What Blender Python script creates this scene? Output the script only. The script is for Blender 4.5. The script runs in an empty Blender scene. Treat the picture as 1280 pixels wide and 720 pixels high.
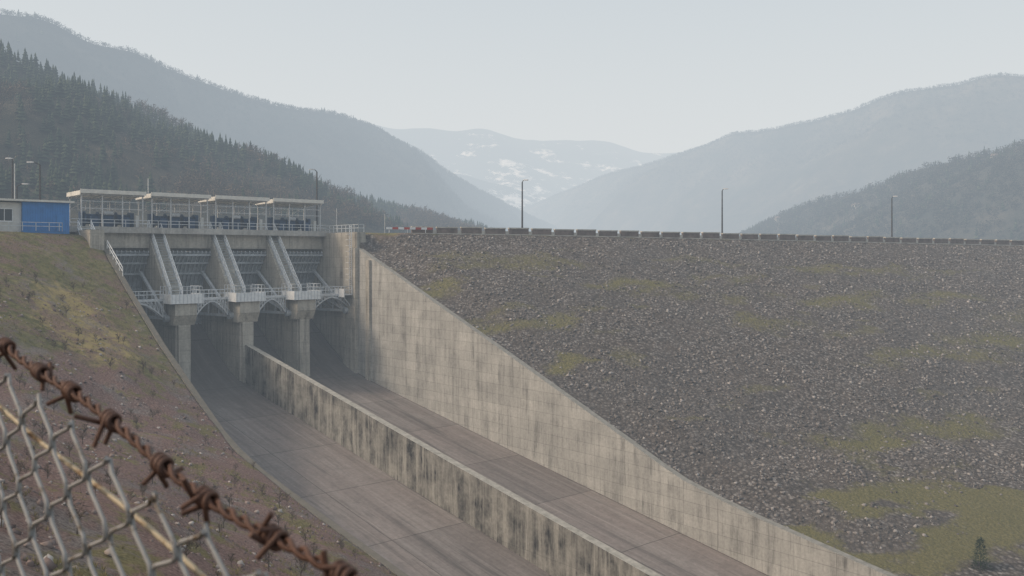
import bpy, bmesh, math, random
import numpy as np
from mathutils import Vector, Matrix
random.seed(7); rng=np.random.default_rng(7)
scene=bpy.context.scene
ANG=math.atan2(.658,.753); CU,SU=math.cos(ANG),math.sin(ANG)
OX,OY=-50.9,114.3
def ab2w(a,b): return OX+a*CU+b*SU, OY+a*SU-b*CU
def w2ab(x,y):
    dx,dy=x-OX,y-OY
    return dx*CU+dy*SU, dx*SU-dy*CU
# ---------------------------------------------------------------- noise
def vn(x,y,s=0.0):
    x=np.asarray(x,float);y=np.asarray(y,float)
    xi=np.floor(x);yi=np.floor(y);fx=x-xi;fy=y-yi
    fx=fx*fx*(3-2*fx);fy=fy*fy*(3-2*fy)
    def h(i,j):
        v=np.sin(i*127.1+j*311.7+s*74.7)*43758.5453
        return v-np.floor(v)
    return (h(xi,yi)*(1-fx)+h(xi+1,yi)*fx)*(1-fy)+(h(xi,yi+1)*(1-fx)+h(xi+1,yi+1)*fx)*fy
def fbm(x,y,o=4,s=0.0):
    t=0;a=.5;n=0
    for k in range(o):
        t=t+a*vn(x*2**k,y*2**k,s+k*3.1);n+=a;a*=.5
    return t/n
def sm(x,a,b):
    t=np.clip((x-a)/(b-a),0,1);return t*t*(3-2*t)
# ---------------------------------------------------------------- node helpers
class N:
    def __init__(s,name,rough=.9,spec=.2):
        s.m=bpy.data.materials.new(name);s.m.use_nodes=True
        s.t=s.m.node_tree;s.b=s.t.nodes['Principled BSDF']
        s.b.inputs['Roughness'].default_value=rough
        s.b.inputs['Specular IOR Level'].default_value=spec
        s.tc=s.t.nodes.new('ShaderNodeTexCoord')
    def new(s,ty): return s.t.nodes.new(ty)
    def L(s,a,b): s.t.links.new(a,b)
    def vec(s,scale=(1,1,1),rot=(0,0,0),out='Object'):
        m=s.new('ShaderNodeMapping');m.inputs['Scale'].default_value=scale;m.inputs['Rotation'].default_value=rot
        s.L(s.tc.outputs[out],m.inputs[0]);return m.outputs[0]
    def noise(s,v,scale,det=4,rough=.6,dist=0):
        n=s.new('ShaderNodeTexNoise');n.inputs['Scale'].default_value=scale;n.inputs['Detail'].default_value=det
        n.inputs['Roughness'].default_value=rough;n.inputs['Distortion'].default_value=dist
        s.L(v,n.inputs['Vector']);return n.outputs['Fac']
    def vor(s,v,scale,feat='F1',out='Distance'):
        n=s.new('ShaderNodeTexVoronoi');n.feature=feat;n.inputs['Scale'].default_value=scale
        s.L(v,n.inputs['Vector']);return n.outputs[out]
    def ramp(s,f,stops):
        r=s.new('ShaderNodeValToRGB');e=r.color_ramp.elements
        while len(e)<len(stops): e.new(.5)
        for i,(p,c) in enumerate(stops):
            e[i].position=p
            if not hasattr(c,'__len__'): c=(c,c,c)
            e[i].color=(*c,1)
        s.L(f,r.inputs[0]);return r.outputs[0]
    def setin(s,sock,v):
        if isinstance(v,bpy.types.NodeSocket): s.L(v,sock)
        elif hasattr(v,'__len__') and len(v)==3 and sock.type=='RGBA': sock.default_value=(*v,1)
        else: sock.default_value=v
    def mix(s,f,a,b,mode='MIX'):
        m=s.new('ShaderNodeMix');m.data_type='RGBA';m.blend_type=mode
        s.setin(m.inputs[0],f);s.setin(m.inputs[6],a);s.setin(m.inputs[7],b);return m.outputs[2]
    def math(s,op,a,b=0.0,c=None):
        m=s.new('ShaderNodeMath');m.operation=op
        s.setin(m.inputs[0],a);s.setin(m.inputs[1],b)
        if c is not None: s.setin(m.inputs[2],c)
        return m.outputs[0]
    def attr(s,n):
        a=s.new('ShaderNodeAttribute');a.attribute_name=n;return a.outputs['Fac']
    def col(s,c): s.setin(s.b.inputs['Base Color'],c)
    def bump(s,h,strength=.5,dist=.1):
        b=s.new('ShaderNodeBump');b.inputs['Strength'].default_value=strength;b.inputs['Distance'].default_value=dist
        s.L(h,b.inputs['Height']);s.L(b.outputs[0],s.b.inputs['Normal'])
    def sep(s,v):
        n=s.new('ShaderNodeSeparateXYZ');s.L(v,n.inputs[0]);return n.outputs
    def comb(s,x,y,z=0.0):
        n=s.new('ShaderNodeCombineXYZ');s.setin(n.inputs[0],x);s.setin(n.inputs[1],y);s.setin(n.inputs[2],z);return n.outputs[0]
def simple(name,c,rough=.7,metal=0,var=.25,scale=3):
    n=N(name,rough,.3);n.b.inputs['Metallic'].default_value=metal
    f=n.noise(n.vec(),scale,5,.65)
    n.col(n.ramp(f,[(.3,[k*(1-var) for k in c]),(.7,[min(1,k*(1+var)) for k in c])]));return n.m
def concrete(name,base,stain=.6,panels=None,top=None,dark=(.05,.048,.042),stthr=(.42,.62),pk=.45):
    n=N(name,.92,.15);v=n.vec()
    big=n.noise(v,.22,5,.6);fine=n.noise(v,3.5,6,.7)
    c=n.ramp(big,[(.3,[k*.78 for k in base]),(.7,[k*1.15 for k in base])])
    c=n.mix(.5,c,n.ramp(fine,[(.3,.35),(.7,.68)]),'OVERLAY')
    st=n.noise(n.vec((1.3,1.3,.10)),1.0,7,.72,.2)
    m=n.ramp(st,[(stthr[0],0),(stthr[1],1)])
    blot=n.ramp(n.noise(v,.5,5,.65),[(.35,.15),(.65,1)])
    m=n.math('MULTIPLY',m,blot);m=n.math('MULTIPLY',m,stain)
    c=n.mix(m,c,dark)
    st2=n.noise(n.vec((3.5,3.5,.16)),1.0,6,.7,.1)
    c=n.mix(n.ramp(st2,[(.58,0),(.68,.55*min(1,stain))]),c,[k*1.3 for k in dark])
    c=n.mix(n.ramp(n.noise(n.vec((2.2,2.2,.2)),1.0,6,.7,.1),[(.6,0),(.72,.35)]),c,(.5,.49,.45))
    if panels:
        o=n.sep(n.tc.outputs['Object']);br=n.new('ShaderNodeTexBrick');br.offset=.0
        n.L(n.comb(o[1],o[2]),br.inputs['Vector'])
        br.inputs['Scale'].default_value=1;br.inputs['Brick Width'].default_value=panels[0];br.inputs['Row Height'].default_value=panels[1]
        br.inputs['Mortar Size'].default_value=.04;br.inputs['Mortar Smooth'].default_value=.8
        br.inputs['Color1'].default_value=(.84,.84,.84,1);br.inputs['Color2'].default_value=(1.1,1.1,1.1,1);br.inputs['Mortar'].default_value=(.4,.4,.4,1)
        c=n.mix(pk,c,br.outputs['Color'],'MULTIPLY')
    if top:
        g=n.new('ShaderNodeNewGeometry');z=n.sep(g.outputs['Normal'])[2]
        k=n.ramp(z,[(.6,0),(.8,1)])
        tc=n.mix(n.ramp(n.noise(v,1.5,6,.7),[(.35,0),(.7,.6)]),top,(.10,.10,.08))
        c=n.mix(k,c,tc)
    n.col(c);n.bump(n.noise(v,5,8,.75),.5,.04);return n.m
M={}
M['pier']=concrete('pier_concrete',(.43,.405,.35),.75,(3.0,1.6),stthr=(.46,.67))
M['rwall']=concrete('training_wall_concrete',(.40,.395,.365),.8,(4.2,1.25),(.30,.29,.26),stthr=(.46,.69),pk=.55)
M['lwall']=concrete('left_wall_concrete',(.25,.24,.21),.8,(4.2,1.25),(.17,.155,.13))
M['cwall']=concrete('divider_wall_concrete',(.32,.31,.275),1.0,(8,9),(.42,.40,.35),dark=(.035,.033,.03),stthr=(.37,.54))
M['deckc']=concrete('deck_concrete',(.42,.41,.38),.4)
def floor_mat():
    n=N('chute_floor_concrete',.85,.2);v=n.vec();o=n.sep(n.tc.outputs['Object'])
    st=n.noise(n.vec((1.0,.035,.05)),1.0,8,.66,.3);fl=n.noise(v,.13,4,.6);fine=n.noise(v,2.5,7,.75);mid=n.noise(v,.5,6,.7)
    c=n.ramp(st,[(.3,(.145,.128,.117)),(.5,(.21,.187,.17)),(.72,(.295,.27,.25))])
    c=n.mix(n.ramp(fl,[(.35,0),(.65,.5)]),c,(.205,.172,.155))
    c=n.mix(n.ramp(mid,[(.5,0),(.7,.5)]),c,(.125,.112,.10))
    c=n.mix(.5,c,n.ramp(fine,[(.3,.32),(.7,.68)]),'OVERLAY')
    blk=n.ramp(n.noise(n.vec((1.0,.06,.1)),.7,8,.72,.4),[(.53,0),(.68,.8)])
    c=n.mix(blk,c,(.085,.078,.07))
    pale=n.ramp(n.noise(n.vec((1.4,.05,.1)),1.1,8,.7,.3),[(.56,0),(.68,.45)])
    c=n.mix(pale,c,(.36,.33,.30))
    gate_shade=n.ramp(n.math('ADD',n.math('MULTIPLY',o[1],.02),n.math('MULTIPLY',fl,.5)),[(.0,0),(.25,.5)])  # shade of the gates painted into the floor, darker upstream, broken by noise
    c=n.mix(gate_shade,c,(.11,.10,.09))
    wv=n.comb(n.math('ADD',o[0],n.math('MULTIPLY',mid,.25)),n.math('ADD',o[1],n.math('MULTIPLY',mid,.25)))
    br=n.new('ShaderNodeTexBrick');br.offset=0;n.L(wv,br.inputs['Vector'])
    br.inputs['Scale'].default_value=1;br.inputs['Brick Width'].default_value=9.0;br.inputs['Row Height'].default_value=12.5
    br.inputs['Mortar Size'].default_value=.07;br.inputs['Mortar Smooth'].default_value=.4
    br.inputs['Color1'].default_value=(.86,.86,.86,1);br.inputs['Color2'].default_value=(1.1,1.08,1.07,1);br.inputs['Mortar'].default_value=(.42,.42,.40,1)
    c=n.mix(.85,c,br.outputs['Color'],'MULTIPLY');n.col(c);n.bump(fine,.4,.03);return n.m
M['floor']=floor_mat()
M['galv']=simple('galvanised_steel',(.55,.58,.60),.5,.15,.2,1.5)
M['white']=simple('white_steel_paint',(.72,.74,.74),.6,0,.15,2)
M['gate']=simple('gate_steel_paint',(.38,.41,.43),.6,.1,.35,.8)
M['blue']=simple('blue_cladding',(.03,.19,.50),.5,0,.15,1)
M['machine']=simple('winch_blue_paint',(.03,.065,.13),.5,.1,.4,2)
M['roof']=simple('shelter_roof_sheet',(.66,.64,.58),.6,0,.15,1.2)
M['frame']=simple('shelter_frame',(.50,.51,.51),.6,0,.2,2)
M['render']=simple('pale_render',(.58,.58,.55),.9,0,.15,1)
M['glass']=simple('window_glass',(.03,.04,.05),.15,0,.1,1)
M['brown']=simple('parapet_brown_stone',(.165,.13,.112),.9,0,.45,.6)
M['pcap']=simple('parapet_pale_concrete',(.46,.44,.39),.9,0,.3,1)
M['red']=simple('red_paint',(.42,.07,.05),.6,0,.2,2)
M['asphalt']=simple('asphalt',(.05,.05,.052),.95,0,.3,1)
M['line']=simple('road_paint',(.7,.7,.68),.8,0,.15,2)
M['pole']=simple('lamp_pole_steel',(.07,.065,.065),.6,.2,.2,2)
# ---------------------------------------------------------------- mesh builder (a,b,z) local frame
def link(o): scene.collection.objects.link(o);return o
def empty(name,loc=(0,0,0),rot=0):
    e=bpy.data.objects.new(name,None);e.location=loc;e.rotation_euler=(0,0,rot);e.empty_display_size=1;return link(e)
class MB:
    def __init__(s,flip=True): s.v=[];s.f=[];s.mi=[];s.mats=[];s.flip=flip
    def mat(s,m):
        m=M[m] if isinstance(m,str) else m
        if m not in s.mats:s.mats.append(m)
        return s.mats.index(m)
    def add(s,vs,fs,m):
        k=len(s.v);i=s.mat(m)
        s.v+= [(p[0],-p[1] if s.flip else p[1],p[2]) for p in vs]
        s.f+= [tuple(k+j for j in f) for f in fs];s.mi+=[i]*len(fs)
    def box(s,a0,a1,b0,b1,z0,z1,m):
        vs=[(a,b,z) for z in(z0,z1) for b in(b0,b1) for a in(a0,a1)]
        s.add(vs,[(0,1,3,2),(4,6,7,5),(0,4,5,1),(2,3,7,6),(0,2,6,4),(1,5,7,3)],m)
    def prism(s,prof,a0,a1,m):
        n=len(prof);vs=[(a0,b,z) for b,z in prof]+[(a1,b,z) for b,z in prof]
        s.add(vs,[tuple(range(n)),tuple(range(2*n-1,n-1,-1))]+[(i,(i+1)%n,n+(i+1)%n,n+i) for i in range(n)],m)
    def beam(s,p,q,w,m,h=None,n=4):
        p=Vector(p);q=Vector(q);d=q-p
        if d.length<1e-6:return
        d.normalize();up=Vector((0,0,1)) if abs(d.z)<.95 else Vector((1,0,0))
        x=d.cross(up).normalized();y=x.cross(d).normalized();h=h or w;vs=[]
        for c in(p,q):
            for k in range(n):
                t=2*math.pi*(k+.5)/n;r=.7071 if n==4 else .5
                vs.append(tuple(c+x*math.cos(t)*w*r+y*math.sin(t)*h*r))
        s.add(vs,[tuple(range(n)),tuple(range(2*n-1,n-1,-1))]+[(i,(i+1)%n,n+(i+1)%n,n+i) for i in range(n)],m)
    def cyl(s,p,q,r,m,n=12): s.beam(p,q,2*r,m,n=n)
    def rail(s,pts,m='galv',h=1.1,sp=1.5,w=.07):
        for p,q in zip(pts[:-1],pts[1:]):
            p=Vector(p);q=Vector(q);k=max(1,round((q-p).length/sp))
            for i in range(k+1):
                c=p.lerp(q,i/k);s.beam(c,c+Vector((0,0,h)),w,m)
            for hh in(h,h*.55):
                s.beam(p+Vector((0,0,hh)),q+Vector((0,0,hh)),w,m)
    def obj(s,name,parent=None,smooth=False,recalc=True):
        me=bpy.data.meshes.new(name);me.from_pydata(s.v,[],s.f)
        for m in s.mats:me.materials.append(m)
        me.polygons.foreach_set('material_index',s.mi)
        if recalc:
            bm=bmesh.new();bm.from_mesh(me);bmesh.ops.recalc_face_normals(bm,faces=bm.faces);bm.to_mesh(me);bm.free()
        o=bpy.data.objects.new(name,me);link(o)
        if parent:o.parent=parent
        return o
def in_frame(o): o.location=(OX,OY,0);o.rotation_euler=(0,0,ANG);return o
# ---------------------------------------------------------------- profiles
FL=np.array([(-40,-14),(-22,-9.2),(-19,-8.6),(-17,-9.3),(-15.4,-10.6),(-10,-14),(-5,-16.6),(-3,-17.3),(0,-18.3),(5,-19.3),(36,-24.3),(73,-30),(140,-40.5)])
LW=np.array([(-22,3.9),(-9,3.9),(-6,2.2),(-3.3,.3),(5,-4.3),(16,-10),(26.6,-14.8),(33,-17.6),(36.7,-18.8),(42,-20),(52.6,-21.6),(65.7,-23.4),(90,-27.5),(140,-35.5)])
RW=np.array([(-1.0,1.6),(0,1.2),(36.2,-12.6),(55,-19.9),(60,-21.9),(63,-22.95),(67,-23.9),(72,-24.9),(84.4,-26.9),(110,-31),(140,-36)])
CW=np.array([(-1.3,-12.5),(46.7,-20.8),(74.2,-25.4),(140,-36)])
floor=lambda b:np.interp(b,FL[:,0],FL[:,1])
rw=lambda b:np.where(b<-1,4.05,np.interp(b,RW[:,0],RW[:,1]))
def crestz(al): return np.where(al>0,3.95-.0115*np.clip(al,0,200),3.95+.004*np.clip(-al,0,60))
def aldist(x,y): return (x-2.2)*.9415+(y-150)*.337,(x-2.2)*.337-(y-150)*.9415
def ground(a,b):
    a=np.asarray(a,float);b=np.asarray(b,float);x,y=ab2w(a,b)
    s=np.clip(-a,0,None)
    base=np.interp(b,[-60,-10,-6,-3.3,5,16,26.6,36.7,52.6,65.7,90,140],[3.5,3.4,2.0,-.15,-4.7,-10.4,-15.2,-19.2,-22,-23.8,-27.9,-36])
    r=np.interp(b,[-10,0,30,60,120,200],[.1,.3,.36,.47,.79,.9])
    n=(fbm(x/9,y/9,4,1)-.5)*2.8*sm(s,1,8)*sm(b,-9,4)+(fbm(x/1.8,y/1.8,3,9)-.5)*.7*sm(s,.8,3)*sm(b,-9,0)
    cap=3.5+np.clip(s-42,0,400)*.28
    L=base+r*s+n
    L=np.where(L>cap-1,cap-1*np.exp(-(np.clip(L-cap+1,0,50))),L)
    L=np.where(b<-22,np.where(s>8,3.5,3.5-(8-s)*2),L)
    al,d=aldist(x,y);cz=crestz(al)
    R=np.where(d<0,cz,np.where(d<58,cz-.45*d,cz-.45*58-.20*(d-58)))
    k=np.clip((d-50)/16,0,1)
    R=R+.4*np.sin(k*np.pi)
    R=np.where(d<-9.5,cz-(-9.5-d)*.42,R);R=np.clip(R,-36,None);R=np.where(d<0,np.clip(R,-18,None),R)
    R=R+(fbm(x/6,y/6,4,5)-.5)*1.0*sm(d,1,6)
    near=1-sm(a,37,44)
    R=np.where(b>-3,R*(1-near)+np.minimum(R,rw(b)-.35)*near,R)
    ch=np.where(b>-22,floor(b)-3,-14)
    out=np.where(a<=-.5,L,np.where(a<36.5,ch,R))
    return out
# ---------------------------------------------------------------- terrain sheet
A=np.concatenate([-np.geomspace(82,7000,26)[::-1],np.arange(-80,-1.5,1.2),[-.9,-.55,-.3],np.arange(1,36,5),[36.25,36.6,37.2],np.arange(38.5,170,1.4),np.geomspace(172,7000,26)])
B=np.concatenate([-np.geomspace(42,7000,26)[::-1],np.arange(-40,150,1.2),np.geomspace(152,7000,20)])
AA,BB=np.meshgrid(A,B,indexing='ij');ZZ=ground(AA,BB);XX,YY=ab2w(AA,BB)
def gridmesh(name,X,Y,Z,mat,smooth=True):
    n,m=X.shape;me=bpy.data.meshes.new(name)
    co=np.stack([X,Y,Z],-1).reshape(-1,3).astype(np.float32)
    i,j=np.meshgrid(np.arange(n-1),np.arange(m-1),indexing='ij');k=(i*m+j).ravel()
    f=np.stack([k,k+m,k+m+1,k+1],-1)
    me.vertices.add(len(co));me.vertices.foreach_set('co',co.ravel())
    me.loops.add(f.size);me.loops.foreach_set('vertex_index',f.ravel().astype(np.int32))
    me.polygons.add(len(f));me.polygons.foreach_set('loop_start',np.arange(0,f.size,4,dtype=np.int32))
    me.polygons.foreach_set('loop_total',np.full(len(f),4,dtype=np.int32))
    me.polygons.foreach_set('use_smooth',np.full(len(f),smooth))
    me.update(calc_edges=True);me.validate();me.materials.append(mat)
    o=bpy.data.objects.new(name,me);link(o);return o
AL,DI=aldist(XX,YY)
patches=[(-18.7,16,6,2.6,.95),(11.7,18,13,2.4,.85),(22,22,7,2,.65),(-12,28,7,2.5,.75),(-9.5,38,4.5,1.4,1.1),(46,23,12,3,.8),(22,57,8,3,.95),(66,36,12,3,.8),(27,30,10,2.2,.7),(36,55,10,2.5,.8),(-4,10,10,2,.65),(60,12,18,2,.65),(90,30,18,5,.7),(0,24,8,1.8,.6),(50,40,14,2.5,.65),(-15,9,9,2,.7),(30,10,14,1.6,.55),(72,22,12,2,.65)]
def patchmask(al,di):
    wx=al+12*(fbm(al/7,di/4,5,31)-.5)*2;wy=di+3.6*(fbm(al/5,di/3,5,37)-.5)*2
    m=np.zeros_like(al)
    for p in patches: m=np.maximum(m,p[4]*np.exp(-((wx-p[0])/p[2])**2-((wy-p[1])/p[3])**2))
    m=np.maximum(m,.5*sm(fbm(al/9,di/3,5,51),.60,.76)*sm(di,3,8))
    toe=sm(di+6*(fbm(al/9,di/6,4,61)-.5),61,68)*sm(fbm(al/8,di/4,5,4),.42,.58)
    return np.clip(np.maximum(m,toe*.9),0,1)
moss=patchmask(AL,DI)*np.where(AA>36,1,0)
rocky=np.where((AA>36)&(DI>0),1.0,0.0)
straw=np.exp(-((AA+9)/5)**2-((BB-17)/9)**2)
soil=np.where(AA<0,sm(BB,18,32)*1.0,0)
def terr_mat():
    n=N('terrain_ground',.95,.1);v=n.vec()
    moss,rock,straw,soil=[n.attr(k) for k in('moss','rocky','straw','soil')]
    n1=n.noise(v,.25,5,.65);n2=n.noise(v,1.2,6,.7);n3=n.noise(v,6,6,.75);n0=n.noise(v,.06,4,.6)
    vc=n.vor(v,2.6,'F1','Color');vg=n.sep(vc)[0];vd=n.vor(v,2.6)
    rc=n.ramp(vg,[(.0,(.085,.077,.070)),(.5,(.172,.157,.145)),(.85,(.255,.235,.218)),(1,(.36,.34,.32))])
    rc=n.mix(n.ramp(vd,[(.30,0),(.65,.75)]),rc,(.055,.048,.042))
    rc=n.mix(n.ramp(n1,[(.4,0),(.7,.5)]),rc,(.135,.11,.09))
    rc=n.mix(n.ramp(n0,[(.42,0),(.62,.35)]),rc,(.11,.105,.10))
    mc=n.ramp(n3,[(.3,(.105,.10,.042)),(.6,(.195,.18,.078)),(.8,(.28,.25,.135))])
    mf=n.math('ADD',n.math('MULTIPLY',moss,1.0),n.math('MULTIPLY',n2,1.1));mf=n.math('ADD',mf,n.math('MULTIPLY',n3,.6))
    mm=n.ramp(n.math('MULTIPLY',mf,.55),[(.61,0),(.88,.85)])
    rc=n.mix(mm,rc,mc)
    gc=n.ramp(n2,[(.3,(.085,.085,.038)),(.5,(.165,.155,.068)),(.72,(.27,.235,.12))])
    gc=n.mix(n.ramp(n.math('ADD',straw,n.math('MULTIPLY',n2,.9)),[(.75,0),(1.35,.8)]),gc,(.40,.31,.14))
    sc=n.ramp(n3,[(.3,(.085,.055,.047)),(.52,(.225,.148,.124)),(.75,(.37,.28,.25))])
    sc=n.mix(n.ramp(n.noise(v,.16,5,.65),[(.52,0),(.63,.75)]),sc,n.ramp(n3,[(.35,(.10,.093,.086)),(.7,(.34,.315,.29))]))
    sc=n.mix(n.ramp(n.noise(v,.33,6,.72),[(.53,0),(.61,.8)]),sc,n.ramp(n3,[(.3,(.10,.095,.035)),(.7,(.27,.24,.09))]))
    bare=n.ramp(n.noise(v,.35,7,.75,.3),[(.46,0),(.56,.8)])
    gc=n.mix(bare,gc,sc)
    bc=n.mix(n.ramp(n.math('ADD',soil,n.math('MULTIPLY',n.math('SUBTRACT',n1,.5),1.2)),[(.35,0),(.6,1)]),gc,sc)
    n.col(n.mix(rock,bc,rc))
    h=n.math('ADD',n.math('MULTIPLY',n.math('SUBTRACT',1.0,vd),rock),n3)
    n.bump(h,.9,.2);return n.m
terr=gridmesh('ground_terrain',XX,YY,ZZ,terr_mat())
for k,arr in(('moss',moss),('rocky',rocky),('straw',straw),('soil',soil)):
    at=terr.data.attributes.new(k,'FLOAT','POINT');at.data.foreach_set('value',arr.ravel().astype(np.float32))
# ---------------------------------------------------------------- mass builder
def mass(name,templates,pos,scale,rotz,mat):
    co=[];fa=[];off=0
    ids=rng.integers(0,len(templates),len(pos))
    for t,(tv,tf) in enumerate(templates):
        sel=np.where(ids==t)[0]
        if len(sel)==0:continue
        c,s=np.cos(rotz[sel]),np.sin(rotz[sel]);S=scale[sel]
        V=np.asarray(tv)[None]*S[:,None,None]
        X=V[:,:,0]*c[:,None]-V[:,:,1]*s[:,None];Y=V[:,:,0]*s[:,None]+V[:,:,1]*c[:,None]
        W=np.stack([X,Y,V[:,:,2]],-1)+np.asarray(pos)[sel][:,None,:]
        F=np.asarray(tf)[None]+(np.arange(len(sel))*len(tv))[:,None,None]+off
        co.append(W.reshape(-1,3));fa.append(F.reshape(-1,F.shape[-1]));off+=len(sel)*len(tv)
    co=np.concatenate(co).astype(np.float32);f=np.concatenate(fa).astype(np.int32);w=f.shape[1]
    me=bpy.data.meshes.new(name);me.vertices.add(len(co));me.vertices.foreach_set('co',co.ravel())
    me.loops.add(f.size);me.loops.foreach_set('vertex_index',f.ravel());me.polygons.add(len(f))
    me.polygons.foreach_set('loop_start',np.arange(0,f.size,w,dtype=np.int32));me.polygons.foreach_set('loop_total',np.full(len(f),w,dtype=np.int32))
    me.update(calc_edges=True);me.materials.append(mat)
    return link(bpy.data.objects.new(name,me))
cube=np.array([(x,y,z) for z in(-.5,.5) for y in(-.5,.5) for x in(-.5,.5)]);cf=[(0,1,3,2),(4,6,7,5),(0,4,5,1),(2,3,7,6),(0,2,6,4),(1,5,7,3)]
rt=[]
for k in range(8):
    v=cube*np.array([1,.75,.55])+rng.uniform(-.2,.2,(8,3));v[4:,:2]*=.65
    q=Matrix.Rotation(rng.uniform(-.6,.6),3,'X');rt.append((np.array([q@Vector(p) for p in v]),cf))
def perpart(name,stops,rough=.95):
    n=N(name,rough,.1);g=n.new('ShaderNodeNewGeometry')
    c=n.ramp(g.outputs['Random Per Island'],stops);f=n.noise(n.vec(),1.5,4)
    n.col(n.mix(.4,c,n.ramp(f,[(.3,.3),(.7,.7)]),'OVERLAY'));return n.m
rockm=perpart('rockfill_stone',[(0,(.09,.082,.075)),(.5,(.18,.165,.153)),(.85,(.26,.24,.225)),(1,(.39,.365,.345))])
K=75000
al=rng.uniform(-45,150,K);di=.8+76*rng.uniform(0,1,K)
x=2.2+al*.9415+di*.337;y=150+al*.337-di*.9415;a,b=w2ab(x,y)
pm=patchmask(al,di)
ok=(a>37.3)&(rng.uniform(0,1,K)>np.clip(pm*1.1,0,.82))&(fbm(x/5,y/5,3,2)>.36)
x,y,a,b=x[ok],y[ok],a[ok],b[ok];z=ground(a,b)
sc=.12+.40*rng.uniform(0,1,len(x))**3.5
mass('rockfill',rt,np.stack([x,y,z+sc*.05],-1),sc,rng.uniform(0,6.28,len(x)),rockm)
K=12000;a=-rng.uniform(.8,40,K);b=rng.uniform(8,112,K);ok=(fbm(a/5,b/5,3,8)>.45);a,b=a[ok],b[ok];x,y=ab2w(a,b)
ok=np.hypot(x,y)>6;x,y,a,b=x[ok],y[ok],a[ok],b[ok]
sc=.05+.36*rng.uniform(0,1,len(a))**4
mass('scattered_stones',rt,np.stack([x,y,ground(a,b)],-1),sc,rng.uniform(0,6.28,len(a)),perpart('bank_stone',[(0,(.12,.085,.075)),(.6,(.25,.20,.18)),(1,(.42,.39,.36))]))
def tuft(nb,h):
    v=[];f=[]
    for i in range(nb):
        t=rng.uniform(0,6.28);r=rng.uniform(0,.35);l=rng.uniform(.5,1)*h;le=rng.uniform(.1,.6)
        c=np.array([math.cos(t)*r,math.sin(t)*r,-.05]);d=np.array([math.cos(t+1),math.sin(t+1),0])*.035
        tip=c+np.array([math.cos(t)*le,math.sin(t)*le,l]);k=len(v);v+=[c-d,c+d,tip];f.append((k,k+1,k+2))
    return np.array(v),f
gt=[tuft(16,1) for _ in range(5)]
grassm=perpart('dry_grass_blades',[(0,(.11,.11,.042)),(.5,(.23,.205,.085)),(1,(.42,.34,.17))])
K=24000;a=-rng.uniform(.8,45,K);b=rng.uniform(-6,114,K);x,y=ab2w(a,b);g=fbm(x/4,y/4,3,12)
ok=(g>np.where(b>25,.57,.42))&(np.hypot(x,y)>5);x,y,a,b=x[ok],y[ok],a[ok],b[ok]
sc=rng.uniform(.10,.30,len(a))
mass('grass_tufts',gt,np.stack([x,y,ground(a,b)],-1),sc,rng.uniform(0,6.28,len(a)),grassm)
K=12000;al=rng.uniform(-30,120,K);di=rng.uniform(2,82,K);x=2.2+al*.9415+di*.337;y=150+al*.337-di*.9415;a,b=w2ab(x,y)
ok=(a>37.3)&(rng.uniform(0,1,K)<patchmask(al,di)*.7);x,y,a,b=x[ok],y[ok],a[ok],b[ok]
mass('moss_and_grass_tufts',gt,np.stack([x,y,ground(a,b)],-1),rng.uniform(.08,.22,len(a)),rng.uniform(0,6.28,len(a)),perpart('green_grass_blades',[(0,(.11,.105,.045)),(.6,(.21,.19,.085)),(1,(.33,.28,.16))]))
# ---------------------------------------------------------------- tree templates
def pine(tiers,sides,wd=.24):
    v=[];f=[]
    for k in range(tiers):
        z0=.12+.8*k/tiers;z1=z0+1.7/tiers*.62;r=wd*(1-k/(tiers+.3))
        c=len(v);v.append((0,0,min(z1,1.02)))
        for i in range(sides):
            t=6.283*i/sides+k*.5;rr=r*rng.uniform(.5,1.3);v.append((math.cos(t)*rr,math.sin(t)*rr,z0+rng.uniform(-.035,.02)))
        for i in range(sides): f.append((c,c+1+i,c+1+(i+1)%sides))
    c=len(v);v+=[(.02,0,-.05),(-.01,.017,-.05),(-.01,-.017,-.05),(0,0,.4)];f+=[(c,c+1,c+3),(c+1,c+2,c+3),(c+2,c,c+3)]
    return np.array(v),f
def bare(nb,wid=.34,twig=.012):
    v=[];f=[]
    def strip(p,q,w):
        d=np.array(q)-np.array(p);s=np.cross(d,rng.normal(size=3));s=s/(np.linalg.norm(s)+1e-6)*w
        k=len(v);v.extend([np.array(p)-s,np.array(p)+s,np.array(q)]);f.append((k,k+1,k+2))
    strip((0,0,-.05),(0,0,.7),.022);strip((0,0,-.05),(.02,.02,.6),.022)
    for i in range(nb):
        z=rng.uniform(.2,.6);t=rng.uniform(0,6.28);l=rng.uniform(.5,1)
        e=np.array([math.cos(t)*wid*l,math.sin(t)*wid*l,z+rng.uniform(.15,.42)]);strip((0,0,z),e,.009)
        for j in range(4):
            s0=np.array([0,0,z])*(1-.5-.1*j)+e*(.5+.1*j);strip(s0,s0+rng.normal(size=3)*np.array([.12,.12,.1])+np.array([0,0,.07]),twig)
    return np.array(v),f
def crown(nf,tw=.09):
    v=[];f=[]
    for i in range(nf):
        d=rng.normal(size=3);d/=np.linalg.norm(d);r=rng.uniform(.5,1)
        c=np.array([0,0,.45])+d*np.array([.40,.40,.42])*r
        e1=rng.normal(size=3);e1/=np.linalg.norm(e1);e2=rng.normal(size=3);e2/=np.linalg.norm(e2);k=len(v)
        v+=[c-e1*tw,c+e1*tw,c+e2*tw*1.6];f.append((k,k+1,k+2))
    return np.array(v),f
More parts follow.
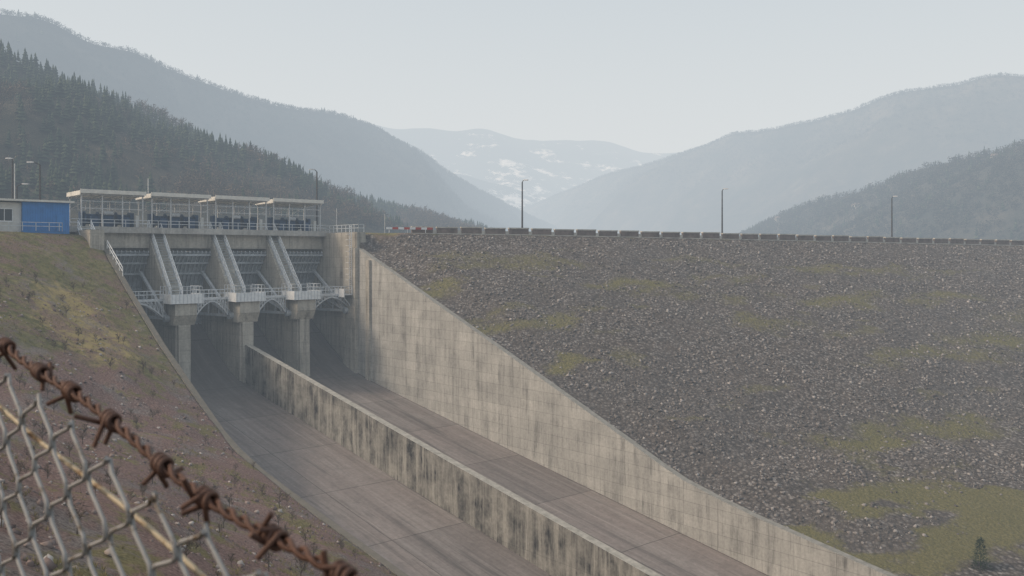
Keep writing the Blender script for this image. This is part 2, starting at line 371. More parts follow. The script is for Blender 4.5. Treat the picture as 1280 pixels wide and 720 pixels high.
def bushy_pine(n):
    v=[(.015,0,-.03),(-.01,.013,-.03),(-.01,-.013,-.03),(0,0,.95)];f=[(0,1,3),(1,2,3),(2,0,3)]
    for i in range(n):
        z=rng.uniform(.05,.97);t=rng.uniform(0,6.28);R=.30*(1-z)**.8+.03;r=R*rng.uniform(.35,1.1)
        c=np.array([math.cos(t)*r,math.sin(t)*r,z-.25*r]);o=np.array([math.cos(t),math.sin(t),rng.uniform(-.5,.3)])*rng.uniform(.04,.09);s=np.array([-math.sin(t),math.cos(t),rng.uniform(-.4,.4)])*.018
        k=len(v);v+=[c-s,c+s,c+o];f.append((k,k+1,k+2))
    return np.array(v),f
pt=[pine(6,8,w_) for w_ in(.2,.24,.28,.22,.18)];pl=[pine(4,6) for _ in range(4)];bt=[bare(11,twig=.02) for _ in range(6)];bn=[bare(26) for _ in range(3)];cr=[crown(26) for _ in range(5)]
pinem=perpart('pine_foliage',[(0,(.018,.03,.02)),(.6,(.034,.05,.03)),(1,(.06,.075,.04))])
barem=perpart('bare_branches',[(0,(.07,.056,.046)),(.6,(.12,.096,.074)),(1,(.17,.125,.082))])
woodm=perpart('mixed_wood_crowns',[(0,(.03,.036,.028)),(.5,(.05,.05,.038)),(1,(.075,.064,.05))])
# ---------------------------------------------------------------- hills
def hill_mat(name,c1,c2,c3,sc,snow=None):
    n=N(name,1,.05);v=n.vec()
    f=n.noise(v,sc,8,.72);g=n.noise(v,sc*.22,4,.6)
    c=n.ramp(f,[(.32,c1),(.52,c2),(.72,c3)]);c=n.mix(.5,c,n.ramp(g,[(.3,.3),(.7,.68)]),'OVERLAY')
    if snow:
        z=n.sep(n.tc.outputs['Object'])[2]
        h=n.math('ADD',n.noise(n.vec((1,1,2.2)),snow[0],9,.75),n.math('MULTIPLY',z,snow[1]))
        c=n.mix(n.ramp(h,[(snow[2],0),(snow[2]+.06,1)]),c,(.82,.84,.86))
    n.col(c);n.bump(f,1,4);return n.m
def hill(name,px,mat,wf,wb,nt,nc,amp,fs,base=-25,sil=.02):
    P=np.array([((x-640)/1100*D,D,(322-y)/1100*D) for x,y,D in px],float)
    L=np.concatenate([[0],np.cumsum(np.hypot(*np.diff(P[:,:2],axis=0).T))]);t=np.linspace(0,L[-1],nt)
    R=np.stack([np.interp(t,L,P[:,i]) for i in range(3)],-1)
    k=np.ones(5)/5
    Rs=R.copy()
    for i in(0,1,2):Rs[:,i]=np.convolve(np.pad(R[:,i],2,'edge'),k,'valid')
    Rs[:,2]*=1+.05*(fbm(t/(fs*.5),t*0,4,fs)-.5)
    T=np.gradient(Rs[:,:2],axis=0)
    kk=np.ones(15)/15
    T=np.stack([np.convolve(np.pad(T[:,i],7,'edge'),kk,'valid') for i in(0,1)],-1)
    T/=np.linalg.norm(T,axis=1)[:,None];Nn=np.stack([T[:,1],-T[:,0]],-1)
    mid=len(R)//2
    if Nn[mid]@(-R[mid,:2])<0: Nn=-Nn
    q=np.linspace(-wb,1,nc);Q,_=np.meshgrid(q,t);H=Rs[:,2][:,None]
    W=(wf*(H+30)+40)
    X=Rs[:,0][:,None]+Nn[:,0][:,None]*W*Q;Y=Rs[:,1][:,None]+Nn[:,1][:,None]*W*Q
    aq=np.abs(Q);prof=1-aq**1.0
    nz=fbm(X/fs,Y/fs,5,fs*.01);rg=1-np.abs(2*fbm(X/fs/1.3+5,Y/fs/1.3,4,3)-1)
    Z=base+(H-base)*prof+amp*((nz-.55)*1.2+(rg-.85)*1.3)*np.clip(aq*4,0,1)*np.clip((1-aq)*2.5,.15,1)
    Z=Z+(fbm(X/(fs*.22),Y/(fs*.22),4,2)-.5)*H*sil
    gridmesh(name,X,Y,Z,mat)
    return X,Y,Z,q
def samp(G,n,qlo,qhi):
    X,Y,Z,q=G;nt,nc=X.shape
    i=rng.uniform(0,nt-1.01,n);qq=rng.uniform(qlo,qhi,n);j=np.clip((qq-q[0])/(q[-1]-q[0])*(nc-1),0,nc-1.01)
    i0=i.astype(int);j0=j.astype(int);fi=i-i0;fj=j-j0
    g=lambda A:(A[i0,j0]*(1-fi)*(1-fj)+A[i0+1,j0]*fi*(1-fj)+A[i0,j0+1]*(1-fi)*fj+A[i0+1,j0+1]*fi*fj)
    return np.stack([g(X),g(Y),g(Z)],-1),qq
forest=hill_mat('near_hill_undergrowth',(.04,.041,.028),(.082,.073,.05),(.135,.108,.076),.08)
mtn=hill_mat('mountain_woodland',(.026,.032,.028),(.052,.052,.043),(.10,.09,.07),.022)
mtn2=hill_mat('mountain_woodland_right',(.026,.032,.028),(.052,.052,.045),(.105,.096,.077),.016,(.006,.0011,.99))
far=hill_mat('far_snowy_slopes',(.015,.022,.024),(.03,.032,.03),(.05,.05,.045),.006,(.0055,-.00026,.455))
G1=hill('wooded_hillside',[(-420,40,270),(-200,50,300),(0,70,340),(40,84,352),(90,110,365),(150,130,385),(200,152,405),(250,176,425),(290,204,440),(330,224,460),(390,238,490),(450,252,525),(500,268,560),(545,280,600),(575,292,640),(600,310,680)],forest,1.25,.6,170,70,16,70,0)
G2=hill('mountain',[(-500,-30,760),(-250,-5,820),(0,13,900),(60,21,930),(110,50,960),(170,64,1000),(240,95,1060),(290,115,1110),(340,132,1160),(380,139,1210),(420,142,1260),(470,162,1340),(520,189,1440),(570,219,1560),(620,249,1720),(680,278,1950),(715,293,2150),(730,305,2300)],mtn,.85,.5,260,110,48,240)
G3=hill('mountain',[(1900,50,1000),(1500,80,1150),(1280,98,1300),(1250,94,1330),(1190,106,1380),(1130,113,1430),(1080,128,1490),(1020,148,1570),(970,160,1640),(920,167,1720),(880,185,1800),(820,200,1930),(760,217,2080),(700,242,2250),(668,257,2400),(630,285,2600)],mtn2,1.0,.5,240,110,66,260)
G4=hill('wooded_hillside',[(1700,110,480),(1400,150,560),(1280,182,620),(1260,190,632),(1200,200,665),(1140,213,700),(1110,229,720),(1060,244,760),(1020,252,795),(980,269,840),(945,289,890),(920,300,930)],mtn,1.2,.5,160,70,18,90)
hill('distant_snowy_mountain',[(200,175,2900),(380,160,2900),(440,152,2900),(470,155,2900),(500,164,2900),(540,162,2900),(570,166,2910),(600,161,2950),(650,173,3000),(700,176,3050),(760,175,3100),(800,188,3100),(840,190,3100),(880,184,3100),(950,195,3100),(1200,210,3100)],far,1.7,.3,220,110,110,420,base=-20,sil=.012)
hill('distant_snowy_foothill',[(380,195,2350),(520,205,2350),(580,218,2350),(640,234,2400),(680,247,2450),(740,270,2550),(800,300,2600)],far,1.6,.3,120,70,50,300,sil=.03)
p,qq=samp(G1,9500,-.25,.8);f=fbm(p[:,0]/45,p[:,1]/45,4,6)
pin=(f+rng.uniform(-.06,.06,len(f))+.16*(1-np.clip(qq*2.6,0,1))>.53)
P=p[pin];mass('pine_forest',pt,P,rng.uniform(4,8.5,len(P)),rng.uniform(0,6.28,len(P)),pinem)
P=p[~pin];mass('bare_tree_woodland',bt,P,rng.uniform(4,8,len(P)),rng.uniform(0,6.28,len(P)),barem)
P=np.concatenate([samp(G2,10000,-.03,.7)[0],samp(G2,4500,-.03,.05)[0]]);mass('mountain_woods',cr,P,rng.uniform(3.5,7.5,len(P)),rng.uniform(0,6.28,len(P)),woodm)
P,_=samp(G2,900,-.03,.3);mass('mountain_pines',pl,P,rng.uniform(5,9,len(P)),rng.uniform(0,6.28,len(P)),pinem)
P=np.concatenate([samp(G3,4500,.02,.35)[0],samp(G3,4500,-.03,.03)[0]]);mass('mountain_woods',cr,P,rng.uniform(3.5,7,len(P)),rng.uniform(0,6.28,len(P)),woodm)
P,_=samp(G4,6000,-.05,.7);mass('hillside_woods',cr,P,rng.uniform(3.5,7.5,len(P)),rng.uniform(0,6.28,len(P)),woodm)
P,_=samp(G4,500,-.05,.7);mass('pine_forest',pl,P,rng.uniform(5,8,len(P)),rng.uniform(0,6.28,len(P)),pinem)
hm=MB(False)
Ps,_=samp(G4,7,.08,.3)
for p in Ps:
    x,y,z=p;w=rng.uniform(2,3);hm.box(x-w,x+w,y-3,y+3,z-3,z+2.4,'pcap');hm.add([(x-w-.4,y-3.4,z+2.42),(x+w+.4,y-3.4,z+2.42),(x+w+.4,y+3.4,z+2.42),(x-w-.4,y+3.4,z+2.42),(x-w,y,z+4.2),(x+w,y,z+4.2)],[(0,1,5,4),(2,3,4,5),(0,4,3),(1,2,5),(0,3,2,1)],'brown')
hm.obj('hillside_village_houses')
def place(name,tm,pts,size,mat):
    P=[]
    for a_,b_ in pts:
        x_,y_=ab2w(a_,b_);P.append((x_,y_,float(ground(a_,b_))))
    P=np.array(P);return mass(name,tm,P,np.array(size,float),rng.uniform(0,6.28,len(P)),mat)
K=300;aa=-rng.uniform(1,34,K);bb=rng.uniform(5,104,K);place('dry_shrubs',bn,list(zip(aa,bb)),rng.uniform(.4,1.5,K),barem)
place('bare_tree',bn,[(-14,-6)],[4.2],barem)
place('bare_tree',bn,[(-17.5,-14)],[6],barem)
place('young_pine_tree',[bushy_pine(900)],[w2ab(41,77)],[2.7],pinem)
# ---------------------------------------------------------------- lake
me=bpy.data.meshes.new('lake_water')
cx=lambda al,d:(2.2+al*.9415+d*.337,150+al*.337-d*.9415)
q0=ab2w(-30,-24);q1=ab2w(37,-24);q2=cx(-14,-20);q3=cx(1500,-20);q4=(2600,5000);q5=(-2600,5000);q6=ab2w(-600,-60)
me.from_pydata([(*p,-2.0) for p in(q0,q1,q2,q3,q4,q5,q6)],[],[tuple(range(7))])
wm=N('lake_water',.08,.5);wm.b.inputs['Base Color'].default_value=(.03,.06,.06,1);wm.bump(wm.noise(wm.vec(),.6,5),.15,.1)
me.materials.append(wm.m);link(bpy.data.objects.new('lake_water',me))
# ---------------------------------------------------------------- spillway
SP=in_frame(empty('dam_spillway'))
mb=MB();bs=np.concatenate([np.arange(-22,10,1.0),np.arange(10,140,3.0)])
ga=np.array([0,9,17.55,18.45,27,36])
vs=[(a_,b_,float(floor(b_))) for b_ in bs for a_ in ga];n=len(ga)
fs=[(i*n+j,i*n+j+1,(i+1)*n+j+1,(i+1)*n+j) for i in range(len(bs)-1) for j in range(n-1)]
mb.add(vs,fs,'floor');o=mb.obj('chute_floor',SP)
for p_ in o.data.polygons:p_.use_smooth=True
def wall(name,prof,a0,a1,m,bot=lambda b:float(floor(b))-1.5):
    mb=MB();n=len(prof);vs=[]
    for b_,z_ in prof: vs+=[(a0,b_,bot(b_)),(a1,b_,bot(b_)),(a1,b_,z_),(a0,b_,z_)]
    f=[(0,1,2,3),(4*n-1,4*n-2,4*n-3,4*n-4)]
    for i in range(n-1):
        for j in range(4):f.append((4*i+j,4*i+(j+1)%4,4*i+4+(j+1)%4,4*i+4+j))
    mb.add(vs,f,m);return mb.obj(name,SP)
def dens(P,st=3):
    b=np.arange(P[0,0],P[-1,0],st);b=np.unique(np.concatenate([b,P[:,0]]));return list(zip(b,np.interp(b,P[:,0],P[:,1])))
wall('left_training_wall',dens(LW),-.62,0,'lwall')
wall('right_training_wall',dens(RW),36,36.85,'rwall')
wall('divider_wall',dens(CW),17.55,18.45,'cwall')
wall('right_abutment_wall',[(-24,4.05),(-1.003,4.05)],36,37.6,'pier')
mb=MB();mb.prism([(-4.2,1.5),(-.5,1.5),(-.5,-19),(-4.2,-17.5)],35.35,35.997,'pier')
mb.box(35.6,35.997,2.2,3.2,-19.8,-.4,'pier');mb.obj('counterfort',SP)
mb=MB();mb.box(-2.4,-.622,-22,-4.5,-8,3.7,'pier');mb.obj('left_abutment',SP)
PA=[8.8,18.0,27.0]
for pa in PA:
    mb=MB()
    mb.prism([(-22,3.6),(-12.6,3.6),(-11.4,2.2),(-4.4,-6.1),(-1.6,-6.1),(-1.6,-19),(-22,-13)],pa-1.05,pa+1.05,'pier')
    mb.prism([(-4.8,-6.2),(-.5,-6.2),(-.5,-7.9),(-1.3,-9.3),(-4.8,-9.3)],pa-1.5,pa+1.5,'pier')
    mb.prism([(-2.2,-9.3),(-1.2,-9.3),(-.9,-19),(-2.2,-19)],pa-.8,pa+.8,'pier')
    mb.box(pa-1.35,pa+1.35,-6.5,-4.8,-8.6,-6.6,'pier')
    mb.obj('spillway_pier',SP)
    mb=MB();mb.box(pa-2.1,pa+2.1,-4.4,-.2,-6.18,-6.0,'galv')
    mb.box(pa-2.15,pa+2.15,-.2,-.1,-6.3,-5.0,'white');mb.box(pa-2.25,pa-2.15,-4.4,-.1,-6.3,-5.0,'white');mb.box(pa+2.15,pa+2.25,-4.4,-.1,-6.3,-5.0,'white')
    for k in range(9): mb.box(pa-2.1+k*.52,pa-2.02+k*.52,-.1,-.05,-6.3,-5.0,'galv')
    mb.rail([(pa-2.1,-4.4,-5.1),(pa-2.1,-.15,-5.1),(pa+2.1,-.15,-5.1),(pa+2.1,-4.4,-5.1)],h=1.15,sp=1.0)
    mb.obj('service_platform',SP)
    mb=MB();p0=(-12.9,4.3);p1=(-3.9,-5.6)
    for sa in(-.8,.8):
        mb.beam((pa+sa,p0[0],p0[1]),(pa+sa,p1[0],p1[1]),.12,'galv',.30)
        for hh in(1.2,.65):mb.beam((pa+sa,p0[0],p0[1]+hh),(pa+sa,p1[0],p1[1]+hh),.09,'white')
        for k in range(12):
            t=k/11;bb_=p0[0]+(p1[0]-p0[0])*t;zz=p0[1]+(p1[1]-p0[1])*t;mb.beam((pa+sa,bb_,zz-.1),(pa+sa,bb_,zz+1.2),.09,'white')
        for k in range(4):
            t=(k+.5)/4;bb_=p0[0]+(p1[0]-p0[0])*t;zz=p0[1]+(p1[1]-p0[1])*t;mb.beam((pa+sa,bb_,zz-1.6),(pa+sa,bb_,zz),.12,'galv')
    for k in range(26):
        t=(k+.5)/26;bb_=p0[0]+(p1[0]-p0[0])*t;zz=p0[1]+(p1[1]-p0[1])*t;mb.box(pa-.73,pa+.73,bb_-.11,bb_+.11,zz-.03,zz+.02,'gate')
    mb.obj('access_stair',SP)
bays=[(0,PA[0]-1.05),(PA[0]+1.05,PA[1]-1.05),(PA[1]+1.05,PA[2]-1.05),(PA[2]+1.05,36)]
for (a0,a1) in bays:
    mb=MB();cb,cz,R_=-3.0,-8.4,13.0;A0=a0+.05;A1=a1-.05
    th=np.linspace(-.15,.80,16);pts=[(cb-R_*math.cos(t),cz+R_*math.sin(t)) for t in th];n=len(pts)
    vs=[(A0,*p) for p in pts]+[(A1,*p) for p in pts]
    mb.add(vs,[(i,i+1,n+i+1,n+i) for i in range(n-1)],'gate')
    k=int((A1-A0)/.62)
    for i in range(k+1):
        aa_=A0+.08+(A1-A0-.16)*i/k
        for j in range(n-1):
            p,q=pts[j],pts[j+1];mb.beam((aa_,p[0]+.2,p[1]),(aa_,q[0]+.2,q[1]),.1,'galv' if j>9 else 'gate',.35)
    for t in(-.1,.08,.3,.5,.65,.78):
        r=R_-.5;mb.beam((A0,cb-r*math.cos(t),cz+r*math.sin(t)),(A1,cb-r*math.cos(t),cz+r*math.sin(t)),.28,'gate')
    for aa_ in(A0+.55,A1-.55):
        for t in(-.02,.25,.52):
            r=R_-.4;mb.beam((aa_,cb,cz),(aa_,cb-r*math.cos(t),cz+r*math.sin(t)),.38,'galv')
        for rr in(4.5,8.5):
            for t,t2 in((-.02,.25),(.25,.52)):
                mb.beam((aa_,cb-rr*math.cos(t),cz+rr*math.sin(t)),(aa_,cb-rr*math.cos(t2),cz+rr*math.sin(t2)),.2,'galv')
        mb.cyl((aa_-.5,cb,cz),(aa_+.5,cb,cz),.5,'gate')
    mb.obj('radial_gate',SP)
    # footbridge with haunched brackets springing from the pier sides
    mb=MB();bz=-5.7;bb0,bb1=-4.1,-2.9;x0=a0+.02 if a0==0 else a0+1.22;x1=a1-1.22 if a1<36 else a1-.02
    mb.box(x0,x1,bb0,bb1,bz-.08,bz,'galv')
    for bb_ in(bb0,bb1):
        mb.beam((x0,bb_,bz-.15),(x1,bb_,bz-.15),.14,'galv',.3);pv=None;m_=12
        for i in range(m_+1):
            t=i/m_;aa_=x0+(x1-x0)*t;zz=bz-.5-2.0*abs(2*t-1)**1.7
            if pv: mb.beam(pv,(aa_,bb_,zz),.16,'galv')
            pv=(aa_,bb_,zz);mb.beam((aa_,bb_,zz),(aa_,bb_,bz-.1),.09,'galv')
            if i<m_:
                t2=(i+1)/m_;mb.beam((aa_,bb_,bz-.2),(x0+(x1-x0)*t2,bb_,bz-.5-2.0*abs(2*t2-1)**1.7),.07,'galv')
        mb.rail([(x0,bb_,bz),(x1,bb_,bz)],h=1.1,sp=1.1)
    mb.obj('arched_footbridge',SP)
    mb=MB();mb.box(a0+.003,a1-.003,-12.4,-11.9,1.4,3.59,'pier');mb.box(a0+.003,a1-.003,-20,-19,1.0,3.59,'pier')
    mb.obj('deck_beam',SP)
mb=MB();mb.box(34.6,35.3,-13,-1.2,-5.9,-5.75,'galv');mb.box(33.9,34.6,-13,-1.2,-5.9,-5.75,'galv');mb.rail([(33.95,-13,-5.75),(33.95,-1.2,-5.75),(35.3,-1.2,-5.75)],h=1.2,sp=1)
mb.box(33.8,33.9,-4.2,-1.2,-6.2,-4.9,'white')
for k in range(6):
    bb_=-12.5+k*2.1;mb.beam((33.9,bb_,-5.9),(35.95,bb_,-8.2),.14,'galv')
for sb in(-1.9,-1.3):
    mb.beam((35.2,sb,-5.7),(35.2,sb,5.2),.08,'galv')
for k in range(36): mb.beam((35.2,-1.9,-5.6+k*.3),(35.2,-1.3,-5.6+k*.3),.05,'galv')
for k in range(10):
    zz=-3.5+k*.9
    for p,q in(((35.2,-1.9),(34.5,-1.9)),((34.5,-1.9),(34.5,-1.3)),((34.5,-1.3),(35.2,-1.3))):mb.beam((*p,zz),(*q,zz),.05,'white')
mb.obj('wall_walkway_and_ladder',SP)
mb=MB();mb.box(-5,39.5,-20.2,-11.0,3.62,4.05,'deckc');mb.box(-5,39.5,-10.99,-10.75,3.5,4.35,'deckc')
mb.rail([(-5,-10.87,4.35),(36,-10.87,4.35)],h=1.0,sp=1.5);mb.rail([(-5,-20,4.05),(39,-20,4.05)],h=1.1,sp=2)
mb.rail([(36,-10.87,4.05),(36.4,-1.2,4.05),(37.4,-1.2,4.05)],h=1.2,sp=1.2)
mb.obj('service_deck',SP)
mb=MB()
for k in range(14):
    zz=4.0-k*.3;bb_=-10.4+k*.42;mb.box(-2.3,-.7,bb_,bb_+.4,zz-.06,zz,'white')
for sa in(-2.35,-.65):
    mb.beam((sa,-10.4,4.0),(sa,-4.6,0),.12,'white',.3);mb.beam((sa,-10.4,5.1),(sa,-4.6,1.1),.09,'white');mb.beam((sa,-10.4,4.6),(sa,-4.6,.6),.07,'white')
    for k in range(7):
        t=k/6;mb.beam((sa,-10.4+5.8*t,4-4*t),(sa,-10.4+5.8*t,5.1-4*t),.08,'white')
mb.rail([(-.3,-4.4,1.2),(-.3,2,-2.4)],m='white')
mb.obj('abutment_stair',SP)
bd=[-2.2,7.35,16.9,26.4,36.0]
for i in range(4):
    a0,a1=bd[i]+.4,bd[i+1]-.4;mb=MB()
    mb.prism([(-17.6,8.75),(-11.0,9.05),(-11.0,9.22),(-17.6,8.92)],a0,a1,'roof')
    mb.box(a0-.05,a1+.05,-11.0,-10.88,8.95,9.5,'roof');mb.box(a0-.12,a0-.003,-17.6,-11.003,8.7,9.3,'roof')
    for bb_ in(-17.2,-11.6):
        for t in(0,.33,.66,1):
            aa_=a0+.25+(a1-a0-.5)*t;mb.beam((aa_,bb_,4.05),(aa_,bb_,8.8),.16,'frame')
        zt=8.6 if bb_<-15 else 8.88
        mb.beam((a0,bb_,zt),(a1,bb_,zt),.2,'frame')
        for zz in(6.9,7.9):mb.beam((a0+.2,bb_,zz),(a1-.2,bb_,zz),.09,'frame')
    k=9
    for j in range(k):
        aa_=a0+.3+(a1-a0-.6)*j/(k-1);mb.beam((aa_,-17.3,8.65),(aa_,-11.5,8.93),.1,'frame')
        mb.beam((aa_,-17.2,6.9),(aa_,-17.2,8.6),.06,'frame')
    for j in range(3):
        aa_=a0+.25+(a1-a0-.5)*j/3;ab_=a0+.25+(a1-a0-.5)*(j+1)/3
        mb.beam((aa_,-17.2,6.9),(ab_,-17.2,8.6),.06,'frame')
    mb.obj('hoist_shelter',SP)
    mb=MB();c=(a0+a1)/2
    mb.box(c-3.6,c+3.6,-15.4,-13.4,4.05,4.35,'machine')
    for s_ in(-1,1):
        mb.cyl((c+s_*1.3,-14.4,5.5),(c+s_*3.0,-14.4,5.5),.75,'machine',16)
        mb.cyl((c+s_*3.0,-14.4,5.5),(c+s_*3.15,-14.4,5.5),1.1,'machine',18)
        mb.cyl((c+s_*1.2,-14.4,5.5),(c+s_*1.3,-14.4,5.5),1.1,'machine',18)
        mb.box(c+s_*3.45-.2,c+s_*3.45+.2,-14.9,-13.9,4.35,6.5,'machine')
        mb.box(c+s_*2.1-.5,c+s_*2.1+.5,-13.1,-12.5,4.05,5.8,'machine')
    mb.box(c-.75,c+.75,-15.1,-13.7,4.35,6.3,'machine');mb.cyl((c-.6,-13.5,6.4),(c+.6,-13.5,6.4),.33,'galv',12)
    mb.box(c+3.4,c+3.9,-12.9,-12.4,4.05,6.1,'render')
    mb.obj('gate_hoist_winch',SP)
BH=in_frame(empty('blue_control_building'))
mb=MB();mb.box(-9.4,-3.7,-14.2,-9.2,3.2,7.35,'blue')
for k in range(19): mb.box(-9.35+k*.3,-9.27+k*.3,-9.2,-9.16,3.45,7.3,'blue')
mb.obj('clad_walls',BH)
mb=MB();mb.box(-16,-9.42,-14.0,-9.6,3.2,7.2,'render');mb.obj('rendered_walls',BH)
mb=MB();mb.prism([(-14.8,7.36),(-8.7,7.36),(-8.7,7.62),(-14.8,7.85)],-16.5,-3.2,'roof');mb.obj('roof',BH)
mb=MB();
for w0 in(-15,-12.3):
    mb.box(w0,w0+1.8,-9.6,-9.55,4.8,6.3,'glass')
    for (p,q,r,s_) in((w0-.08,w0+1.88,6.3,6.38),(w0-.08,w0+1.88,4.7,4.8),(w0-.08,w0,4.8,6.3),(w0+1.8,w0+1.88,4.8,6.3),(w0+.86,w0+.94,4.8,6.3)):mb.box(p,q,-9.6,-9.5,r,s_,'white')
mb.box(-5.3,-4.3,-9.155,-9.12,3.5,5.7,'blue');mb.obj('windows_and_door',BH)
mb=MB();mb.rail([(-16,-7.6,3.5),(-5,-7.6,3.5),(-5,-10.6,3.6)],m='galv',h=1.1);mb.obj('yard_railing',BH)
def lamp(a_,b_,z_,h,ang,arm=1.4,world=False):
    x_,y_=(a_,b_) if world else ab2w(a_,b_)
    e=empty('street_lamp',(x_,y_,z_),ang);mb=MB(False);k=6
    for i in range(k):
        r=.16-.06*i/k;mb.cyl((0,0,h*i/k-.02),(0,0,h*(i+1)/k),r,'pole',8)
    mb.cyl((0,0,-.1),(0,0,.5),.22,'pole',8);mb.obj('pole',e)
    mb=MB(False);pv=(0,0,h-.02)
    for i in range(1,6):
        t=i/5;q=(arm*t,0,h+.35*math.sin(t*1.57));mb.cyl(pv,q,.07,'pole',6);pv=q
    mb.obj('arm',e)
    mb=MB(False);vs=[]
    for xx,w,z0,z1 in((arm-.15,.1,-.03,.06),(arm+.15,.19,-.08,.12),(arm+.65,.19,-.07,.10),(arm+.85,.07,-.01,.05)):
        vs+=[(xx,-w,h+.35+z0),(xx,w,h+.35+z0),(xx,w*.7,h+.35+z1),(xx,-w*.7,h+.35+z1)]
    f=[(0,1,2,3),(15,14,13,12)]
    for i in range(3):
        for j in range(4):f.append((4*i+j,4*i+(j+1)%4,4*i+4+(j+1)%4,4*i+4+j))
    mb.add(vs,f,'frame');mb.obj('lamp_head',e);return e
for i in range(-0,6):
    al_=39.9*i;x_,y_=cx(al_,-1.3);lamp(x_,y_,float(crestz(al_)),9.0,-.35 if i<3 else -1.2,.3,True)
lamp(36.9,-15.5,4.05,10.6,3.6,.5);lamp(-5.5,-17,3.5,9.5,3.3,.9);lamp(-8.5,-19,3.5,10,3.3,.1);lamp(-6.5,-26,3.5,7,.2,.8)
mb=MB()
for a_,b_,z0,z1 in((9.5,-17.6,9,12),(41,-16,4,8.6),(-9.7,-12,7.6,12.5),(-13,-12,7.6,9.6),(47,-10,4,7.6)):mb.cyl((a_,b_,z0),(a_,b_,z1),.06,'frame',6)
in_frame(mb.obj('antenna_masts'))
CA=math.atan2(.337,.9415)
def crest_frame(o): o.location=(2.2,150,0);o.rotation_euler=(0,0,CA);return o
def czf(al): return float(crestz(np.array(al)))
def strip(name,d0,d1,al0,al1,dz,m,step=10):
    mb=MB(False);als=np.arange(al0,al1+.1,step);vs=[]
    for a_ in als: vs+=[(a_,-d0,czf(a_)+dz),(a_,-d1,czf(a_)+dz)]
    mb.add(vs,[(2*i,2*i+1,2*i+3,2*i+2) for i in range(len(als)-1)],m);return crest_frame(mb.obj(name,recalc=False))
strip('crest_road',-8.8,-1.8,-20,400,.02,'asphalt');strip('crest_road_centre_line',-5.36,-5.24,-20,400,.025,'line')
mb=MB(False);al_=-20.0;i=0
while al_<260:
    Lb=4.2;z=czf(al_+Lb/2);hh=1.12+random.uniform(-.07,.07)
    mb.box(al_+.35,al_+Lb-.35,-.1,.5,z+.0,z+hh-.2,'brown');mb.box(al_+.28,al_+Lb-.28,-.18,.56,z+hh-.2,z+hh,'pcap')
    mb.box(al_,al_+Lb-.003,-.22,.42,z-.5,z-.003,'pcap')
    mb.box(al_+Lb-.35+.003,al_+Lb+.347,.02,.42,z,z+.5,'pcap')
    al_+=Lb;i+=1
crest_frame(mb.obj('crest_parapet'))
mb=MB(False)
for k in range(8):
    a_=-24.5+k*.95+.5;mb.box(a_,a_+.93,-.9,-.75,4.1+.45,4.1+.8,'red' if k%2 else 'white')
for k in range(3): mb.box(-23.6+k*3,-23.5+k*3,-.74,-.66,4,4.9,'white')
crest_frame(mb.obj('red_white_barrier'))
# ---------------------------------------------------------------- fence (foreground)
FA=Vector((-.553,.95,-.085));FB=Vector((-.152,.62,-.207));FD=(FB-FA);FLn=FD.length;Fh=FD/FLn
hor=Vector((Fh.x,Fh.y,0));hl=hor.length;hor.normalize();nrm=Vector((hor.y,-hor.x,0))
def fp(s,down,off=0):
    return FA+hor*s+Vector((0,0,Fh.z/hl*s-down))+nrm*off
def curve(name,splines,r,mat,res=2):
    cu=bpy.data.curves.new(name,'CURVE');cu.dimensions='3D';cu.bevel_depth=r;cu.bevel_resolution=res
    for pts in splines:
        sp=cu.splines.new('POLY');sp.points.add(len(pts)-1);sp.points.foreach_set('co',np.array([(*p,1) for p in pts],dtype=np.float32).ravel())
        sp.use_smooth=True
    cu.materials.append(mat);cu.use_fill_caps=True;o=bpy.data.objects.new(name,cu);return link(o)
def wire_mat(name,base,rust,thr):
    n=N(name,.6,.4);v=n.vec();f=n.noise(v,35,6,.7);g=n.noise(v,400,4,.7)
    c=n.mix(n.ramp(f,[(thr,0),(thr+.12,1)]),base,n.ramp(g,[(.3,[k*.4 for k in rust]),(.7,rust)]));n.col(c)
    n.b.inputs['Metallic'].default_value=.2;n.bump(g,.6,.001);return n.m
galvw=wire_mat('weathered_galvanised_wire',(.33,.335,.33),(.20,.15,.10),.54)
rustw=wire_mat('rusty_wire',(.10,.055,.040),(.16,.082,.055),.45)
tensm=wire_mat('tension_wire',(.44,.38,.27),(.28,.18,.09),.5)
FE=empty('chain_link_fence')
cell=.039;ch=.068;S0,S1=-1.4,.95;splines=[]
k=0;s=S0
while s<S1:
    pts=[];nrow=int(2.2/ch);ph=k%2;js=random.uniform(-.002,.002)
    for i in range(nrow*8):
        u=i/8.0;tri=abs(((u+ (0.5 if ph else 0))%1)*2-1)*2-1
        w=math.sin(tri*math.pi/2)*.55+tri*.45
        edge=abs(tri)**5*math.copysign(1,tri)
        wob=.004*math.sin(s*9+u*.9)+.0022*math.sin(u*2.3+k)
        pts.append(fp(s+w*cell*.56+js+wob,.03+u*ch+.004*math.sin(k*.9),.0026*edge+.008*math.sin(s*5+u*.4)))
    splines.append(pts);s+=cell;k+=1
o=curve('woven_mesh',splines,.0021,galvw,2);o.parent=FE
o=curve('tension_wire',[[fp(S0+i*.05,.08+.003*math.sin(i*.7),-.006) for i in range(int((S1-S0)/.05)+1)]],.0024,tensm,2);o.parent=FE
mb=MB(False);p=fp(-1.3,0);mb.cyl((p.x,p.y,p.z-2.8),(p.x,p.y,p.z+.12),.03,'galv',16);mb.obj('fence_post',FE)
sp=[];nS=int((S1-S0)/.004)
def sagf(s): return .007*math.sin(s*6)+.005*math.sin(s*17+1)
for ph in(0,math.pi):
    pts=[]
    for i in range(nS):
        s=S0+i*.004;t=s/.036*2*math.pi+ph
        pts.append(fp(s,sagf(s)+.0030*math.sin(t),.0030*math.cos(t)))
    sp.append(pts)
s=S0+.03
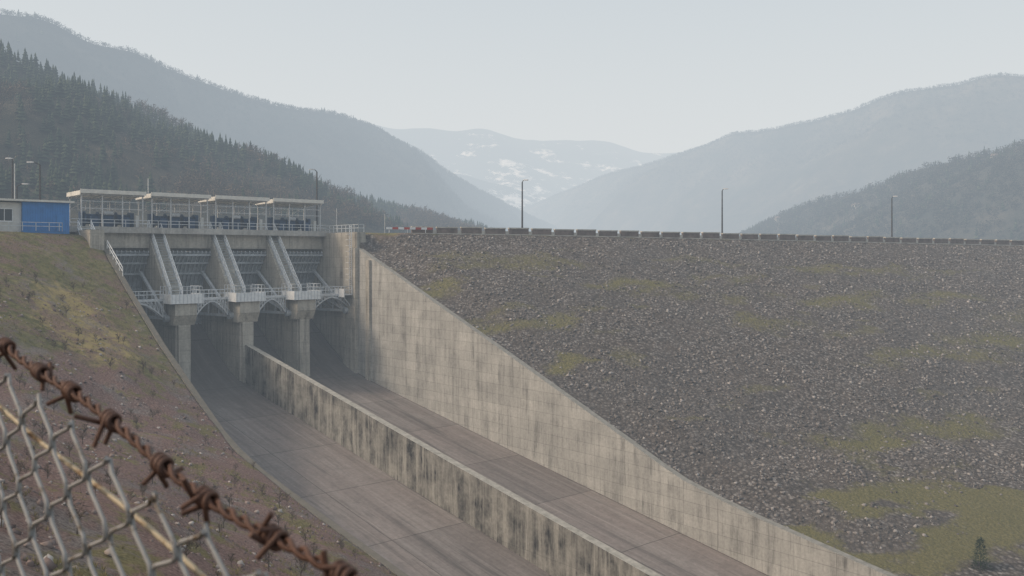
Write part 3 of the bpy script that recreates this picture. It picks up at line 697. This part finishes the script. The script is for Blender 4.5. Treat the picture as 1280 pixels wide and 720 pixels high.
while s<S1:
    sag=sagf(s);ro=random.uniform(0,6.28)
    for kk in range(2):
        pts=[];sgn=1 if kk else -1;a0=ro+kk*random.uniform(1.1,2.0)
        nlo=26
        ex=random.uniform(.013,.024)
        for i in range(nlo+1):
            t=i/nlo;an=a0+t*2*math.pi*1.75;pts.append(fp(s+sgn*.003+(t-.5)*.011,sag+.0064*math.sin(an),.0064*math.cos(an)))
        def tan(an,sg):
            return Vector((0,0,-1))*(math.cos(an)*sg)+nrm*(-math.sin(an)*sg)
        e0=pts[0]-tan(a0,1)*ex+hor*random.uniform(-.012,.012);an=a0+2*math.pi*1.75
        e1=pts[-1]+tan(an,1)*ex*random.uniform(.7,1.2)+hor*random.uniform(-.012,.012)
        pts=[e0,pts[0].lerp(e0,.5)]+pts+[pts[-1].lerp(e1,.5),e1];sp.append(pts)
    s+=random.uniform(.062,.09)
o=curve('barbed_wire',sp,.0022,rustw,2)
# ---------------------------------------------------------------- haze volume (valley mist)
hz=MB(False);hz.box(-9000,9000,-9000,9000,-90,900,'white');o=hz.obj('valley_haze');o.data.materials.clear()
hm_=bpy.data.materials.new('valley_haze');hm_.use_nodes=True;t=hm_.node_tree;t.nodes.clear()
out=t.nodes.new('ShaderNodeOutputMaterial');ad=t.nodes.new('ShaderNodeAddShader');ab_=t.nodes.new('ShaderNodeVolumeAbsorption');em=t.nodes.new('ShaderNodeEmission')
sig=np.array([.00056,.00064,.00073]);Lh=np.array([.70,.725,.735])
ab_.inputs['Density'].default_value=1.0;ab_.inputs['Color'].default_value=(*[1-k for k in sig],1)
E=sig*Lh;em.inputs['Strength'].default_value=float(E.max());em.inputs['Color'].default_value=(*[float(k/E.max()) for k in E],1)
t.links.new(ab_.outputs[0],ad.inputs[0]);t.links.new(em.outputs[0],ad.inputs[1]);t.links.new(ad.outputs[0],out.inputs['Volume'])
o.data.materials.append(hm_)
# ---------------------------------------------------------------- light
W=bpy.data.worlds.new('World');scene.world=W;W.use_nodes=True;nt=W.node_tree
sk=nt.nodes.new('ShaderNodeTexSky');sk.sky_type='NISHITA';sk.sun_disc=False
sd=Vector((-.78,-.16,.64)).normalized()
sk.sun_elevation=math.asin(sd.z);sk.sun_rotation=math.atan2(sd.x,sd.y)%(2*math.pi);sk.dust_density=7;sk.air_density=1.0
bg=nt.nodes['Background'];nt.links.new(sk.outputs[0],bg.inputs[0]);bg.inputs[1].default_value=.15
su=bpy.data.lights.new('sun','SUN');su.energy=3.7;su.angle=math.radians(9.0);su.color=(1,.94,.86)
so=bpy.data.objects.new('sun',su);so.rotation_euler=sd.to_track_quat('Z','Y').to_euler();link(so)
# ---------------------------------------------------------------- camera
cam=bpy.data.cameras.new('camera');co=bpy.data.objects.new('camera',cam);link(co);scene.camera=co
co.location=(0,0,0);co.rotation_euler=(math.radians(90),0,0);cam.sensor_width=36;cam.lens=36*1100/1280;cam.shift_y=-38/1280
cam.clip_start=.03;cam.clip_end=30000;cam.dof.use_dof=True;cam.dof.focus_distance=120;cam.dof.aperture_fstop=11
scene.view_settings.view_transform='Standard';scene.view_settings.look='None';scene.view_settings.exposure=0
